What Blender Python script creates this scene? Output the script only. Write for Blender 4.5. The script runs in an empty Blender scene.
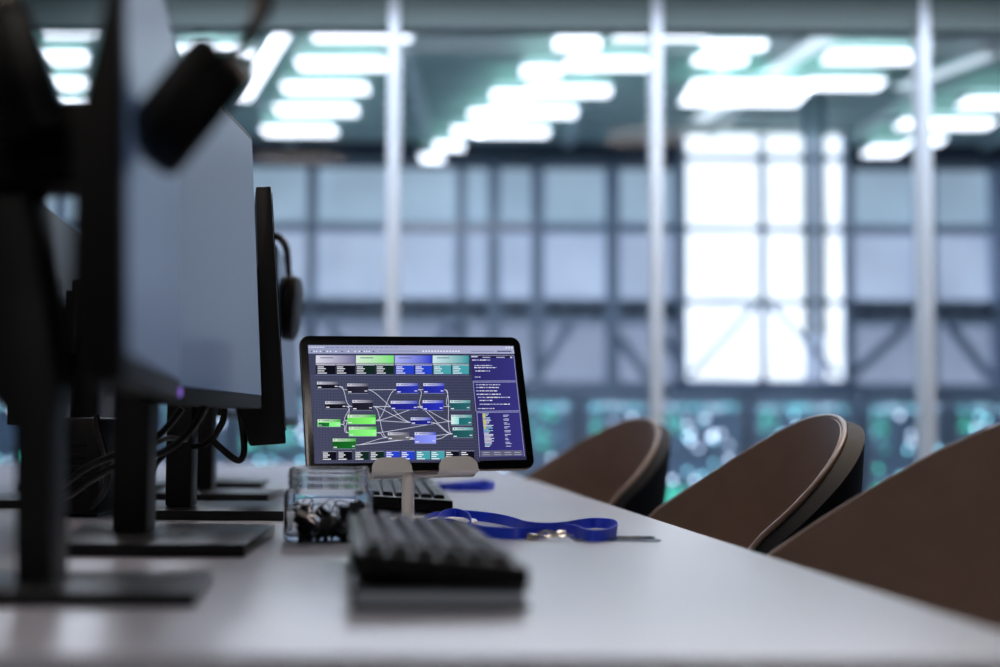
import bpy, bmesh, math, random
from mathutils import Vector as V, Matrix
random.seed(7)
S = bpy.context.scene
C = S.collection
PI = math.pi
R = math.radians
# ------------------------------------------------------------------ camera
F, CX, CY, HOR = 1400.0, 500.0, 333.5, 426.0
CAMZ = .867; DZ = .75
th = math.atan((HOR-CY)/F); rho = R(.3)
fw = V((0, math.cos(th), math.sin(th)))
ri = V((1, 0, 0)); up = V((0, -math.sin(th), math.cos(th)))
r2 = ri*math.cos(rho)+up*math.sin(rho); u2 = up*math.cos(rho)-ri*math.sin(rho)
CAM = V((0, 0, CAMZ))
def ray(px, py): return fw + r2*((px-CX)/F) + u2*((CY-py)/F)
def at(px, py, Y):
    d = ray(px, py); return CAM + d*(Y/d.y)
def onz(px, py, z=DZ):
    d = ray(px, py); return CAM + d*((z-CAMZ)/d.z)
cd = bpy.data.cameras.new('camera'); cam = bpy.data.objects.new('camera', cd); C.objects.link(cam)
cam.matrix_world = Matrix(((r2.x, u2.x, -fw.x, 0), (r2.y, u2.y, -fw.y, 0), (r2.z, u2.z, -fw.z, CAMZ), (0, 0, 0, 1)))
cd.sensor_width = 36; cd.lens = F*36/1000; cd.clip_start = .02; cd.clip_end = 100
cd.dof.use_dof = True; cd.dof.focus_distance = 1.69; cd.dof.aperture_fstop = 2.25; cd.dof.aperture_blades = 0
S.camera = cam
S.view_settings.view_transform = 'Standard'; S.view_settings.look = 'None'
S.view_settings.exposure = 0; S.view_settings.gamma = 1; S.view_settings.use_curve_mapping = False

# ------------------------------------------------------------------ materials
def lin(c):
    return tuple((x/255/12.92 if x/255 <= .04045 else ((x/255+.055)/1.055)**2.4) for x in c)+(1,)
def mat(name, col, rough=.5, metal=0, noise=0, nscale=40, bump=0, spec=.5, emit=None, estr=1, trans=0, coat=0, ior=1.5, stretch=None):
    m = bpy.data.materials.new(name); m.use_nodes = True
    nt = m.node_tree; b = nt.nodes['Principled BSDF']
    c = lin(col)
    b.inputs['Base Color'].default_value = c; b.inputs['Roughness'].default_value = rough
    b.inputs['Metallic'].default_value = metal; b.inputs['Specular IOR Level'].default_value = spec
    b.inputs['Transmission Weight'].default_value = trans; b.inputs['IOR'].default_value = ior
    b.inputs['Coat Weight'].default_value = coat
    tc = nt.nodes.new('ShaderNodeTexCoord')
    src = tc.outputs['Object']
    if stretch:
        mp = nt.nodes.new('ShaderNodeMapping'); mp.inputs['Scale'].default_value = stretch
        nt.links.new(src, mp.inputs[0]); src = mp.outputs[0]
    n = nt.nodes.new('ShaderNodeTexNoise'); n.inputs['Scale'].default_value = nscale; n.inputs['Detail'].default_value = 4
    nt.links.new(src, n.inputs['Vector'])
    if noise:
        mx = nt.nodes.new('ShaderNodeMix'); mx.data_type = 'RGBA'
        mx.inputs[6].default_value = tuple(x*(1-noise) for x in c[:3])+(1,)
        mx.inputs[7].default_value = tuple(min(1, x*(1+noise)) for x in c[:3])+(1,)
        nt.links.new(n.outputs['Fac'], mx.inputs[0]); nt.links.new(mx.outputs[2], b.inputs['Base Color'])
    if bump:
        bp = nt.nodes.new('ShaderNodeBump'); bp.inputs['Strength'].default_value = bump; bp.inputs['Distance'].default_value = .001
        nt.links.new(n.outputs['Fac'], bp.inputs['Height']); nt.links.new(bp.outputs[0], b.inputs['Normal'])
    if emit:
        b.inputs['Emission Color'].default_value = lin(emit); b.inputs['Emission Strength'].default_value = estr
    return m
M = {}
M['black'] = mat('black_plastic', (7, 7, 9), .5, spec=.18, noise=.15, nscale=200, bump=.05)
M['pole'] = mat('charcoal_metal', (18, 19, 22), .45, .1, spec=.25, noise=.1, nscale=90, bump=.03)
M['base'] = mat('brushed_base', (28, 29, 32), .35, .2, spec=.35, noise=.1, nscale=60, bump=.03)
M['screen'] = mat('dim_display', (8, 9, 12), .32, emit=(92, 112, 146), estr=.34, noise=.05, spec=.35)
M['screenoff'] = mat('dark_display', (6, 6, 8), .12)
M['back'] = mat('housing_grey', (30, 29, 29), .4, spec=.3, noise=.08, bump=.04, nscale=150)
M['rubber'] = mat('cable_rubber', (14, 14, 15), .38, bump=.03, nscale=300)
M['cushion'] = mat('ear_leather', (8, 8, 9), .6, bump=.2, nscale=200)
M['led'] = mat('violet_led', (60, 40, 90), .3, emit=(150, 110, 230), estr=.7)
M['desk'] = mat('desk_laminate', (166, 169, 182), .26, noise=.03, nscale=6, bump=.03, spec=.45)
M['deskedge'] = mat('desk_edge', (70, 60, 54), .5, noise=.1)
M['deskleg'] = mat('desk_leg', (60, 62, 66), .4, .6)
M['key'] = mat('key_plastic', (24, 26, 32), .42, spec=.28, bump=.03, nscale=300)
M['kbody'] = mat('keyboard_case', (8, 8, 9), .4, spec=.2, noise=.1)
M['note'] = mat('notebook_cover', (40, 42, 46), .3, noise=.1, bump=.1, nscale=120)
M['paper'] = mat('page_edges', (145, 156, 168), .6, noise=.1, stretch=(1, 1, 60))
M['blue'] = mat('blue_webbing', (12, 54, 205), .55, noise=.12, nscale=500, bump=.4)
M['chrome'] = mat('clasp_metal', (200, 195, 185), .2, 1)
M['steel'] = mat('clip_steel', (150, 150, 155), .25, 1)
M['clipblack'] = mat('clip_black', (16, 16, 18), .3, coat=.3)
M['white'] = mat('stand_plastic', (240, 237, 230), .42, noise=.02, bump=.02)
M['tabblack'] = mat('tablet_bezel', (7, 7, 8), .22)
M['tabalu'] = mat('tablet_frame', (120, 105, 100), .3, .9)
M['leather'] = mat('brown_leather', (122, 100, 88), .38, noise=.12, nscale=25, bump=.25)
M['piping'] = mat('leather_piping', (112, 92, 82), .4, noise=.1, bump=.2, nscale=80)
M['shell'] = mat('chair_shell', (8, 14, 22), .6, spec=.12, noise=.05)
M['floor'] = mat('near_floor', (70, 72, 76), .4, noise=.12, nscale=3)
M['hallfloor'] = mat('hall_floor', (186, 196, 206), .15, noise=.1, nscale=1.2)
M['ceiling'] = mat('near_ceiling', (105, 108, 110), .8, noise=.05, nscale=5)
M['wall'] = mat('wall_paint', (88, 90, 96), .7, noise=.05, nscale=4)
M['mull'] = mat('aluminium_mullion', (205, 214, 224), .35, .15, noise=.03, nscale=20)
M['hceil'] = mat('hall_ceiling', (200, 226, 222), .7, noise=.35, nscale=1.8)
M['beam'] = mat('ceiling_steel', (214, 232, 230), .5, .2, noise=.2, nscale=4)
M['dark'] = mat('dark_steel', (184, 198, 222), .5, noise=.1)
M['soffit'] = mat('dark_soffit', (84, 92, 108), .6, noise=.1)
M['brace'] = mat('grey_brace', (196, 208, 228), .5)
M['hwall'] = mat('hall_wall', (140, 156, 182), .6, noise=.1)
M['rack'] = mat('rack_steel', (176, 196, 224), .4, .2, noise=.1)
M['green'] = mat('green_accent', (40, 120, 90), .5)

def lamp_mat(name, col, s, dots=False):
    m = bpy.data.materials.new(name); m.use_nodes = True; nt = m.node_tree
    b = nt.nodes['Principled BSDF']; b.inputs['Base Color'].default_value = lin(col)
    tc = nt.nodes.new('ShaderNodeTexCoord'); n = nt.nodes.new('ShaderNodeTexNoise'); n.inputs['Scale'].default_value = 1.3
    nt.links.new(tc.outputs['Object'], n.inputs['Vector'])
    mr = nt.nodes.new('ShaderNodeMapRange'); mr.inputs[1].default_value = .3; mr.inputs[2].default_value = .7
    mr.inputs[3].default_value = s*.85; mr.inputs[4].default_value = s*1.12
    nt.links.new(n.outputs['Fac'], mr.inputs[0]); nt.links.new(mr.outputs[0], b.inputs['Emission Strength'])
    b.inputs['Emission Color'].default_value = lin(col); b.inputs['Roughness'].default_value = .4
    return m
M['panel'] = lamp_mat('light_diffuser', (236, 241, 255), 3.4)
M['office'] = lamp_mat('added_panel', (255, 234, 218), 20)  # glow of the unseen panels added over the desk
M['addedlow'] = lamp_mat('added_panel_low', (255, 244, 236), 16)  # glow of the panel added behind the camera
M['addedcool'] = lamp_mat('added_panel_cool', (232, 240, 255), 22)  # glow of the panel added by the partition
M['addedup'] = lamp_mat('added_uplight', (190, 236, 232), 1.0)  # upward glow added to brighten the hall ceiling
M['pipe'] = mat('pipe_paint', (70, 104, 122), .5, noise=.05)
M['header'] = mat('header_panel', (98, 116, 116), .5, noise=.05)
M['strip'] = lamp_mat('glass_reflection', (205, 220, 230), 1.15)  # glowing strips that stand in for slanting reflections in the glass
M['bay'] = lamp_mat('daylit_glass', (240, 246, 255), 1.5)
M['pane'] = lamp_mat('lit_frosted_pane', (172, 186, 210), .86)
M['pane2'] = lamp_mat('lit_frosted_pane_cool', (156, 178, 198), .84)
M['pane3'] = lamp_mat('lit_frosted_pane_low', (150, 162, 186), .80)
M['led_green'] = lamp_mat('green_led', (20, 210, 150), 1.3)
M['led_cyan'] = lamp_mat('cyan_led', (90, 210, 225), 1.1)
M['led_white'] = lamp_mat('white_led', (190, 215, 240), 1.3)
M['led_dim'] = lamp_mat('dim_cyan_led', (50, 140, 160), .6)

g = bpy.data.materials.new('clear_glazing'); g.use_nodes = True; nt = g.node_tree
for n in list(nt.nodes): nt.nodes.remove(n)
o_ = nt.nodes.new('ShaderNodeOutputMaterial'); t_ = nt.nodes.new('ShaderNodeBsdfTransparent'); gl = nt.nodes.new('ShaderNodeBsdfGlossy')
gl.inputs['Roughness'].default_value = .02; t_.inputs[0].default_value = (.97, .985, .985, 1)
mx = nt.nodes.new('ShaderNodeMixShader'); mx.inputs[0].default_value = .003
nt.links.new(t_.outputs[0], mx.inputs[1]); nt.links.new(gl.outputs[0], mx.inputs[2]); nt.links.new(mx.outputs[0], o_.inputs[0])
M['glazing'] = g
def clear_mat(name, tint, fac):
    m = bpy.data.materials.new(name); m.use_nodes = True; nt = m.node_tree
    for n in list(nt.nodes): nt.nodes.remove(n)
    o = nt.nodes.new('ShaderNodeOutputMaterial'); t = nt.nodes.new('ShaderNodeBsdfTransparent'); q = nt.nodes.new('ShaderNodeBsdfGlossy')
    q.inputs['Roughness'].default_value = .06; t.inputs[0].default_value = tint
    lw = nt.nodes.new('ShaderNodeLayerWeight'); lw.inputs[0].default_value = fac
    tc = nt.nodes.new('ShaderNodeTexCoord'); nz = nt.nodes.new('ShaderNodeTexNoise'); nz.inputs['Scale'].default_value = 70
    bp = nt.nodes.new('ShaderNodeBump'); bp.inputs['Strength'].default_value = .25; bp.inputs['Distance'].default_value = .002
    nt.links.new(tc.outputs['Object'], nz.inputs['Vector']); nt.links.new(nz.outputs['Fac'], bp.inputs['Height'])
    nt.links.new(bp.outputs[0], q.inputs['Normal']); nt.links.new(bp.outputs[0], lw.inputs['Normal'])
    x = nt.nodes.new('ShaderNodeMixShader')
    nt.links.new(lw.outputs['Fresnel'], x.inputs[0]); nt.links.new(t.outputs[0], x.inputs[1]); nt.links.new(q.outputs[0], x.inputs[2])
    nt.links.new(x.outputs[0], o.inputs[0]); return m
M['jar'] = mat('jar_glass', (252, 253, 255), .02, trans=1, ior=1.18, nscale=60, bump=.1)
M['badge'] = clear_mat('badge_vinyl', (.95, .97, 1, 1), .35)

# tablet display: colours of the picture on the display come from a face colour attribute
m = bpy.data.materials.new('tablet_display'); m.use_nodes = True; nt = m.node_tree; b = nt.nodes['Principled BSDF']
ca = nt.nodes.new('ShaderNodeVertexColor'); ca.layer_name = 'picture'
b.inputs['Base Color'].default_value = (.003, .003, .004, 1); b.inputs['Roughness'].default_value = .12; b.inputs['Specular IOR Level'].default_value = .12
nt.links.new(ca.outputs[0], b.inputs['Emission Color']); b.inputs['Emission Strength'].default_value = 1.0
M['display'] = m
m = m.copy(); m.name = 'indicator_panel'; M['indicators'] = m; m.node_tree.nodes['Principled BSDF'].inputs['Base Color'].default_value = lin((170, 194, 228))

# ------------------------------------------------------------------ mesh helpers
def quad(bm, pts): return bm.faces.new([bm.verts.new(p) for p in pts])
def box(bm, a, b, Mx=None, bev=0):
    x0, y0, z0 = a; x1, y1, z1 = b
    t = bmesh.new()
    bmesh.ops.create_cube(t, size=1)
    for v in t.verts: v.co = V(((x0+x1)/2+v.co.x*(x1-x0), (y0+y1)/2+v.co.y*(y1-y0), (z0+z1)/2+v.co.z*(z1-z0)))
    if bev: bmesh.ops.bevel(t, geom=list(t.edges), offset=bev, segments=2, affect='EDGES', profile=.6)
    if Mx: bmesh.ops.transform(t, matrix=Mx, verts=list(t.verts))
    me = bpy.data.meshes.new('t'); t.to_mesh(me); t.free(); bm.from_mesh(me); bpy.data.meshes.remove(me)
def prism(bm, poly, d, Mx=None, bev=0):
    """poly: list of 3D points (planar); d: extrusion vector"""
    t = bmesh.new()
    f = t.faces.new([t.verts.new(p) for p in poly])
    r = bmesh.ops.extrude_face_region(t, geom=[f])
    for v in [e for e in r['geom'] if isinstance(e, bmesh.types.BMVert)]: v.co += V(d)
    bmesh.ops.recalc_face_normals(t, faces=list(t.faces))
    if bev: bmesh.ops.bevel(t, geom=list(t.edges), offset=bev, segments=2, affect='EDGES', profile=.6)
    if Mx: bmesh.ops.transform(t, matrix=Mx, verts=list(t.verts))
    me = bpy.data.meshes.new('t'); t.to_mesh(me); t.free(); bm.from_mesh(me); bpy.data.meshes.remove(me)
def smooth_path(pts, n=6, closed=False):
    P = [V(p) for p in pts]; out = []
    m_ = len(P); rng = m_ if closed else m_-1
    for i in range(rng):
        if closed: a, b_, c, d = P[i-1], P[i], P[(i+1) % m_], P[(i+2) % m_]
        else: a, b_, c, d = P[max(i-1, 0)], P[i], P[i+1], P[min(i+2, m_-1)]
        for k in range(n):
            t = k/n
            out.append(.5*((2*b_)+(c-a)*t+(2*a-5*b_+4*c-d)*t*t+(3*b_-a-3*c+d)*t**3))
    if not closed: out.append(P[-1])
    return out
def tube(bm, pts, r, seg=10, closed=False, cap=True, flat=None):
    P = [V(p) for p in pts]; n = len(P); rings = []
    prev = None
    for i, p in enumerate(P):
        if closed: t = (P[(i+1) % n]-P[i-1]).normalized()
        else: t = (P[min(i+1, n-1)]-P[max(i-1, 0)]).normalized()
        if prev is None:
            a = V((0, 0, 1)) if abs(t.z) < .9 else V((1, 0, 0)); nrm = (a-t*a.dot(t)).normalized()
        else:
            nrm = (prev-t*prev.dot(t)).normalized()
        prev = nrm; bn = t.cross(nrm)
        rr = r(i/(n-1)) if callable(r) else r
        ra, rb = (rr, rr) if flat is None else (rr, rr*flat)
        rings.append([bm.verts.new(p+nrm*ra*math.cos(2*PI*k/seg)+bn*rb*math.sin(2*PI*k/seg)) for k in range(seg)])
    for i in range(n if closed else n-1):
        A, B = rings[i], rings[(i+1) % n]
        for k in range(seg): bm.faces.new((A[k], A[(k+1) % seg], B[(k+1) % seg], B[k]))
    if cap and not closed:
        bm.faces.new(rings[0][::-1]); bm.faces.new(rings[-1])
def lathe(bm, prof, seg=32, Mx=None, sq=None):
    """prof: [(r, z)]; sq: superellipse exponent"""
    rings = []; allv = []
    for r, z in prof:
        ring = []
        for k in range(seg):
            a = 2*PI*k/seg; c, s = math.cos(a), math.sin(a); q = 1
            if sq: q = 1/((abs(c)**sq+abs(s)**sq)**(1/sq))
            ring.append(bm.verts.new((r*q*c, r*q*s, z)))
        rings.append(ring); allv += ring
    for A, B in zip(rings, rings[1:]):
        for k in range(seg): bm.faces.new((A[k], A[(k+1) % seg], B[(k+1) % seg], B[k]))
    if prof[0][0] > 1e-5: bm.faces.new(rings[0][::-1])
    if prof[-1][0] > 1e-5: bm.faces.new(rings[-1])
    if Mx: bmesh.ops.transform(bm, matrix=Mx, verts=allv)
def rrect(cx, cy, w, h, r, n=6):
    out = []
    for sx, sy, a0 in ((1, 1, 0), (-1, 1, 90), (-1, -1, 180), (1, -1, 270)):
        for k in range(n+1):
            a = R(a0+90*k/n); out.append((cx+sx*(w/2-r)+r*math.cos(a), cy+sy*(h/2-r)+r*math.sin(a)))
    return out
def obj(name, bm, m, parent=None, smooth=True, ang=40):
    bmesh.ops.recalc_face_normals(bm, faces=list(bm.faces))
    me = bpy.data.meshes.new(name); bm.to_mesh(me); bm.free()
    for x in (m if isinstance(m, list) else [m]): me.materials.append(M[x])
    if smooth:
        for p in me.polygons: p.use_smooth = True
        try: me.set_sharp_from_angle(angle=R(ang))
        except Exception: pass
    o = bpy.data.objects.new(name, me); C.objects.link(o)
    if parent: o.parent = parent
    return o
def tag(o, label, cat, group=None, kind=None):
    o['label'] = label; o['category'] = cat
    if group: o['group'] = group
    if kind: o['kind'] = kind
    return o
def thing(name, label, cat, loc=(0, 0, 0), rz=0, group=None):
    o = bpy.data.objects.new(name, None); C.objects.link(o); o.location = loc; o.rotation_euler = (0, 0, rz)
    o.empty_display_size = .05
    return tag(o, label, cat, group)
def struct(name, bm, m, label=None, parent=None, smooth=False):
    o = obj(name, bm, m, parent, smooth)
    if not parent:
        o['kind'] = 'structure'; o['category'] = name.split('_')[0]
        o['label'] = label or name.replace('_', ' ')
    return o
def dup(root, label=None):
    r = root.copy(); C.objects.link(r)
    if label: r['label'] = label
    for ch in list(root.children):
        c = ch.copy(); C.objects.link(c); c.parent = r
        for g_ in ch.children:
            d = g_.copy(); C.objects.link(d); d.parent = c
    return r
def nb(): return bmesh.new()
def bx(a, b, Mx=None, bev=0):
    bm = nb(); box(bm, a, b, Mx, bev); return bm

# ------------------------------------------------------------------ near room shell
PY = 6.0      # glass partition
HY = 16.0     # hall back wall
HZ = 4.08     # hall ceiling
X0, X1 = -5.5, 5.5
struct('floor', bx((X0, -2.6, -.1), (X1, PY, 0)), 'floor', 'grey floor of the near office')
struct('ceiling', bx((X0, -2.6, 2.8), (X1, PY, 2.9)), 'ceiling', 'ceiling of the near office')
struct('wall_left', bx((X0-.1, -2.6, 0), (X0, PY, 2.8)), 'wall', 'dark side wall of the near office left')
struct('wall_right', bx((X1, -2.6, 0), (X1+.1, PY, 2.8)), 'wall', 'dark side wall of the near office right')
struct('wall_front', bx((X0, -2.7, 0), (X1, -2.6, 2.8)), 'wall', 'dark wall behind the camera')
# partition header
struct('trim_1', bx((X0, PY-.06, 2.58), (X1, PY+.06, 2.8)), 'header', 'grey green header above the glass partition')
struct('trim_2', bx((X0, PY-.05, 0), (X1, PY+.05, .08), bev=.004), 'dark', 'floor rail of the glass partition')
mx_ = []
mp = [(393, 395.5, 390.5), (655, 658, 652.5), (923, 920, 926)]
xs = [at(393, 250, PY).x, at(655.5, 250, PY).x, at(922.5, 250, PY).x]
step = 1.136
xs = [xs[0]-step*k for k in (4, 3, 2, 1)]+xs+[xs[2]+step*k for k in (1, 2, 3)]
tn = 3
for i, x in enumerate(xs):
    bm = nb(); box(bm, (x-.023, PY-.05, .08), (x+.023, PY+.05, 2.58), bev=.004); box(bm, (x-.023, PY-.085, .08), (x+.023, PY-.049, 2.8), bev=.004)
    box(bm, (x-.03, PY-.012, .08), (x+.03, PY+.012, 2.58), bev=.002)
    struct('trim_%d' % tn, bm, 'mull', 'pale aluminium upright of the glass partition'); tn += 1
wn = 1
ed = [X0]+xs+[X1]
for a, b_ in zip(ed, ed[1:]):
    if b_-a < .1: continue
    struct('window_%d' % wn, bx((a+.03, PY-.006, .08), (b_-.03, PY+.006, 2.58)), 'glazing', 'clear glass pane of the partition'); wn += 1

# ------------------------------------------------------------------ hall shell
A0, A1 = -8.5, 8.5
struct('floor_hall', bx((A0, PY, -.1), (A1, HY+.3, 0)), 'hallfloor', 'glossy floor of the hall beyond the glass')
struct('ceiling_hall', bx((A0, PY, HZ), (A1, HY+.3, HZ+.1)), 'hceil', 'green grey ceiling of the hall')
struct('wall_hall_left', bx((A0-.1, PY, 0), (A0, HY+.3, HZ)), 'hwall', 'left side wall of the hall')
struct('wall_hall_right', bx((A1, PY, 0), (A1+.1, HY+.3, HZ)), 'hwall', 'right side wall of the hall')
struct('wall_hall_back', bx((A0, HY+.12, 0), (A1, HY+.3, HZ)), 'hwall', 'back wall of the hall')
bm = nb(); box(bm, (A0, PY+.06, 2.8), (A1, PY+.16, HZ)); struct('wall_over_partition', bm, 'hwall', 'wall above the glass partition')
bm = nb(); box(bm, (A0, PY, 0), (X0, PY+.1, HZ)); box(bm, (X1, PY, 0), (A1, PY+.1, HZ)); struct('wall_beside_partition', bm, 'hwall', 'wall beside the glass partition')
def bxz(px, py, Y=HY): p = at(px, py, Y); return p.x, p.z
zs = {k: at(500, k, HY).z for k in (145, 168, 228, 300, 324, 382)}
# soffit and beams
struct('trim_20', bx((A0, HY-.5, zs[168]), (A1, HY+.12, HZ)), 'soffit', 'dark band under the hall ceiling')
struct('trim_21', bx((A0, HY-.05, zs[228]-.05), (A1, HY+.12, zs[228]+.05)), 'brace', 'thin rail across the upper panes')
bm = nb(); box(bm, (A0, HY-.3, zs[324]), (A1, HY+.12, zs[324]+.09)); box(bm, (A0, HY-.3, zs[300]-.07), (A1, HY+.12, zs[300]))
struct('trim_22', bm, 'brace', 'grey gallery beam across the back wall')
struct('trim_23', bx((A0, HY-.1, zs[382]-.12), (A1, HY+.12, zs[382])), 'dark', 'sill under the lower panes')
vx = [(-170, 8), (-90, 9), (-20, 9), (60, 9), (140, 9), (220, 9), (312, 10), (461, 10), (494, 12), (537, 12), (611, 12), (682, 8), (760, 8), (848, 10), (921, 12), (996, 13), (1080, 10), (1160, 9), (1240, 9)]
tn = 24
wxs = []
for px, w in vx:
    x = bxz(px, 250)[0]; w_ = w/87.5/2
    wxs.append((x, w_))
    d = .35 if w >= 12 else .06
    struct('trim_%d' % tn, bx((x-w_, HY-d, 0), (x+w_, HY+.12, zs[168])), 'dark' if w >= 11 else 'brace', 'steel upright in the back wall of the hall'); tn += 1
wn = 20
rows = [(zs[228]+.05, zs[168], 'pane2'), (zs[300], zs[228]-.05, 'pane'), (zs[324]+.09, zs[300]-.07, 'pane3'), (zs[382], zs[324], 'pane3')]
for i in range(len(wxs)-1):
    a = wxs[i][0]+wxs[i][1]; b_ = wxs[i+1][0]-wxs[i+1][1]
    for j, (z0, z1, mm) in enumerate(rows):
        if j == 2: continue
        struct('window_%d' % wn, bx((a, HY+.05, z0), (b_, HY+.09, z1)), mm, 'pale lit pane in the back wall of the hall'); wn += 1
# diagonal braces in the low row
def bar(bm, p, q, w, Mx=None):
    p = V(p); q = V(q); d = q-p; L = d.length
    rot = d.to_track_quat('Z', 'X').to_matrix().to_4x4()
    box(bm, (-w/2, -w/2, 0), (w/2, w/2, L), Matrix.Translation(p) @ rot)
for (xa, ya), (xb, yb) in [((655, 325), (690, 380)), ((845, 382), (905, 328)), ((950, 326), (990, 378)), ((535, 380), (570, 326)), ((610, 326), (650, 380)), ((330, 326), (365, 380)), ((410, 380), (450, 326)), ((1010, 380), (1050, 326))]:
    bm = nb(); pa, pb = at(xa, ya, HY-.12), at(xb, yb, HY-.12); bar(bm, pa, pb, .09)
    struct('trim_%d' % tn, bm, 'dark', 'slanted brace under the gallery beam'); tn += 1
# gallery balusters
bm = nb(); x = A0
while x < A1:
    box(bm, (x-.012, HY-.29, zs[324]+.08), (x+.012, HY-.26, zs[300]-.06)); x += .22
struct('trim_%d' % tn, bm, 'brace', 'thin gallery posts'); tn += 1

# bright window bay standing proud of the back wall
BY = 15.0
bx0, bx1 = at(685, 250, BY).x, at(845, 250, BY).x
bz0 = at(765, 382, BY).z
bm = nb(); box(bm, (bx0, BY+.05, bz0-.12), (bx1, HY, bz0)); box(bm, (bx0, BY+.12, bz0), (bx0+.04, HY, HZ)); box(bm, (bx1-.04, BY+.12, bz0), (bx1, HY, HZ))
struct('wall_bay', bm, 'hwall', 'sill and cheeks of the bright window bay')
bay_x = [bx0, at(763, 250, BY).x, at(807, 250, BY).x, at(824, 250, BY).x, bx1]
bay_z = [bz0, at(765, 302, BY).z, at(765, 229, BY).z, at(765, 158, BY).z, HZ-.02]
for i in range(4):
    for j in range(4):
        if i == 2: continue
        struct('window_%d' % wn, bx((bay_x[i]+.03, BY+.05, bay_z[j]+.03), (bay_x[i+1]-.03, BY+.09, bay_z[j+1]-.03)), 'bay', 'brilliant white pane of the window bay'); wn += 1
for j in range(4):
    struct('window_%d' % wn, bx((bay_x[2]+.03, BY+.05, bay_z[j]+.03), (bay_x[3]-.03, BY+.09, bay_z[j+1]-.03)), 'pane', 'narrow grey blue pane of the window bay'); wn += 1
bm = nb()
for z in bay_z[1:4]: box(bm, (bx0, BY, z-.035), (bx1, BY+.1, z+.035))
box(bm, (bay_x[1]-.04, BY, bz0), (bay_x[1]+.04, BY+.1, HZ)); box(bm, (bx0-.04, BY, bz0), (bx0+.02, BY+.1, HZ)); box(bm, (bx1-.02, BY, bz0), (bx1+.04, BY+.1, HZ))
struct('trim_%d' % tn, bm, 'brace', 'pale grid of the bright window bay'); tn += 1
bm = nb()
bar(bm, at(690, 375, BY-.03), at(755, 305, BY-.03), .06); bar(bm, at(838, 375, BY-.03), at(770, 305, BY-.03), .06)
struct('trim_%d' % tn, bm, 'brace', 'crossing braces before the window bay'); tn += 1
# hanging risers
for k, px in enumerate((808, 823)):
    p = at(px, 335, 12.8)
    t = tag(obj('hanging_riser', bx((p.x-.03, 12.77, p.z), (p.x+.03, 12.83, HZ), bev=.005), 'pipe'),
            'dark vertical pipe hanging before the bright window, %s of the two' % ('left' if k == 0 else 'right'), 'pipe', 'pipes before the bright window')

# ceiling beams
tb = 90
y = PY+.6
while y < HY-.6:
    struct('trim_%d' % tb, bx((A0, y-.04, HZ-.06), (A1, y+.04, HZ), bev=.004), 'beam', 'cross beam under the hall ceiling'); tb += 1; y += .46
for x in [-7+1.55*k for k in range(10)]:
    struct('trim_%d' % tb, bx((x-.05, PY+.2, HZ-.1), (x+.05, HY-.5, HZ-.02), bev=.004), 'beam', 'long beam under the hall ceiling'); tb += 1

# ceiling lights (px, py, half width px, half height px, material)
CL = HZ-.24
lights = [(300, 131, 36, 7), (317, 110, 40, 8), (326, 88, 42, 8), (342, 64, 44, 9), (361, 34, 49, 11),
          (512, 132, 36, 7), (532, 112, 44, 8), (568, 91, 42, 8), (610, 64, 45, 9), (662, 33, 48, 11),
          (432, 158, 11, 5), (449, 146, 14, 6), (467, 131, 14, 6), (486, 114, 16, 6), (509, 95, 17, 7), (541, 71, 19, 8), (577, 43, 22, 10),
          (870, 57, 44, 10), (972, 22, 50, 10), (843, 84, 38, 8), (990, 103, 28, 8), (945, 124, 46, 7), (884, 151, 17, 8), (925, 141, 16, 6),
          (746, 93, 60, 22), (795, 20, 34, 7), (735, 45, 30, 7), (70, 30, 32, 10), (66, 58, 26, 9), (72, 84, 22, 8), (78, 106, 20, 7), (214, 27, 46, 8), (215, 52, 36, 8), (190, 84, 30, 7),
          (720, 60, 26, 6)]
nth = ['lowest', 'second lowest', 'middle', 'second highest', 'highest']
nth7 = ['lowest', 'second lowest', 'third lowest', 'fourth', 'third highest', 'second highest', 'highest']
light_labels = ['wide bright panel light, %s of five left of the first glass upright' % q for q in nth] + ['wide bright panel light, %s of five between the first two glass uprights' % q for q in nth] \
    + ['small bright panel light, %s of the diagonal chain of seven' % q for q in nth7] \
    + ['wide panel light just left of the right glass upright', 'wide panel light at the top right corner', 'panel light crossing the pipes above the bright window', 'panel light at the right edge, middle of three',
       'panel light low behind the right glass upright', 'small panel light left of the right upright, lowest of that cluster', 'small panel light just beside the lowest right one', 'big glowing panel light directly above the bright window',
       'panel light at the top, over the middle of the bright window', 'panel light at the top, right of the middle glass upright', 'topmost panel light seen in the gap left of the nearest monitor', 'second panel light from the top in the gap left of the nearest monitor',
       'third panel light from the top in the gap left of the nearest monitor', 'lowest panel light in the gap left of the nearest monitor', 'panel light at the top beside the hanging ear cup, upper one', 'panel light beside the hanging ear cup, middle one',
       'panel light beside the hanging ear cup, lower one', 'smaller panel light right beside the middle glass upright']
def ceil_at(px, py): return onz(px, py, CL)
wl = None
for i, (px, py, hw, hh) in enumerate(lights):
    hh *= .5; a = ceil_at(px, py-hh); b_ = ceil_at(px, py+hh); c = ceil_at(px, py); w = hw*c.y/F
    t = thing('ceiling_light', 'x', 'light', (c.x, c.y, CL), 0, 'lit rectangular panels on the hall ceiling')
    t['label'] = light_labels[i]
    dy = (a.y-b_.y)/2 if py < 158 else .2
    dy = min(dy, .6)
    obj('housing', bx((-w-.02, -dy-.02, 0), (w+.02, dy+.02, .06), bev=.004), 'beam', t)
    obj('diffuser', bx((-w, -dy, -.012), (w, dy, .002), bev=.003), 'panel', t)
    obj('added_uplight', bx((-w+.02, -dy+.02, .06), (w-.02, dy-.02, .068), bev=.002), 'addedup', t)  # added glow plate, throws halos onto the ceiling above
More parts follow.
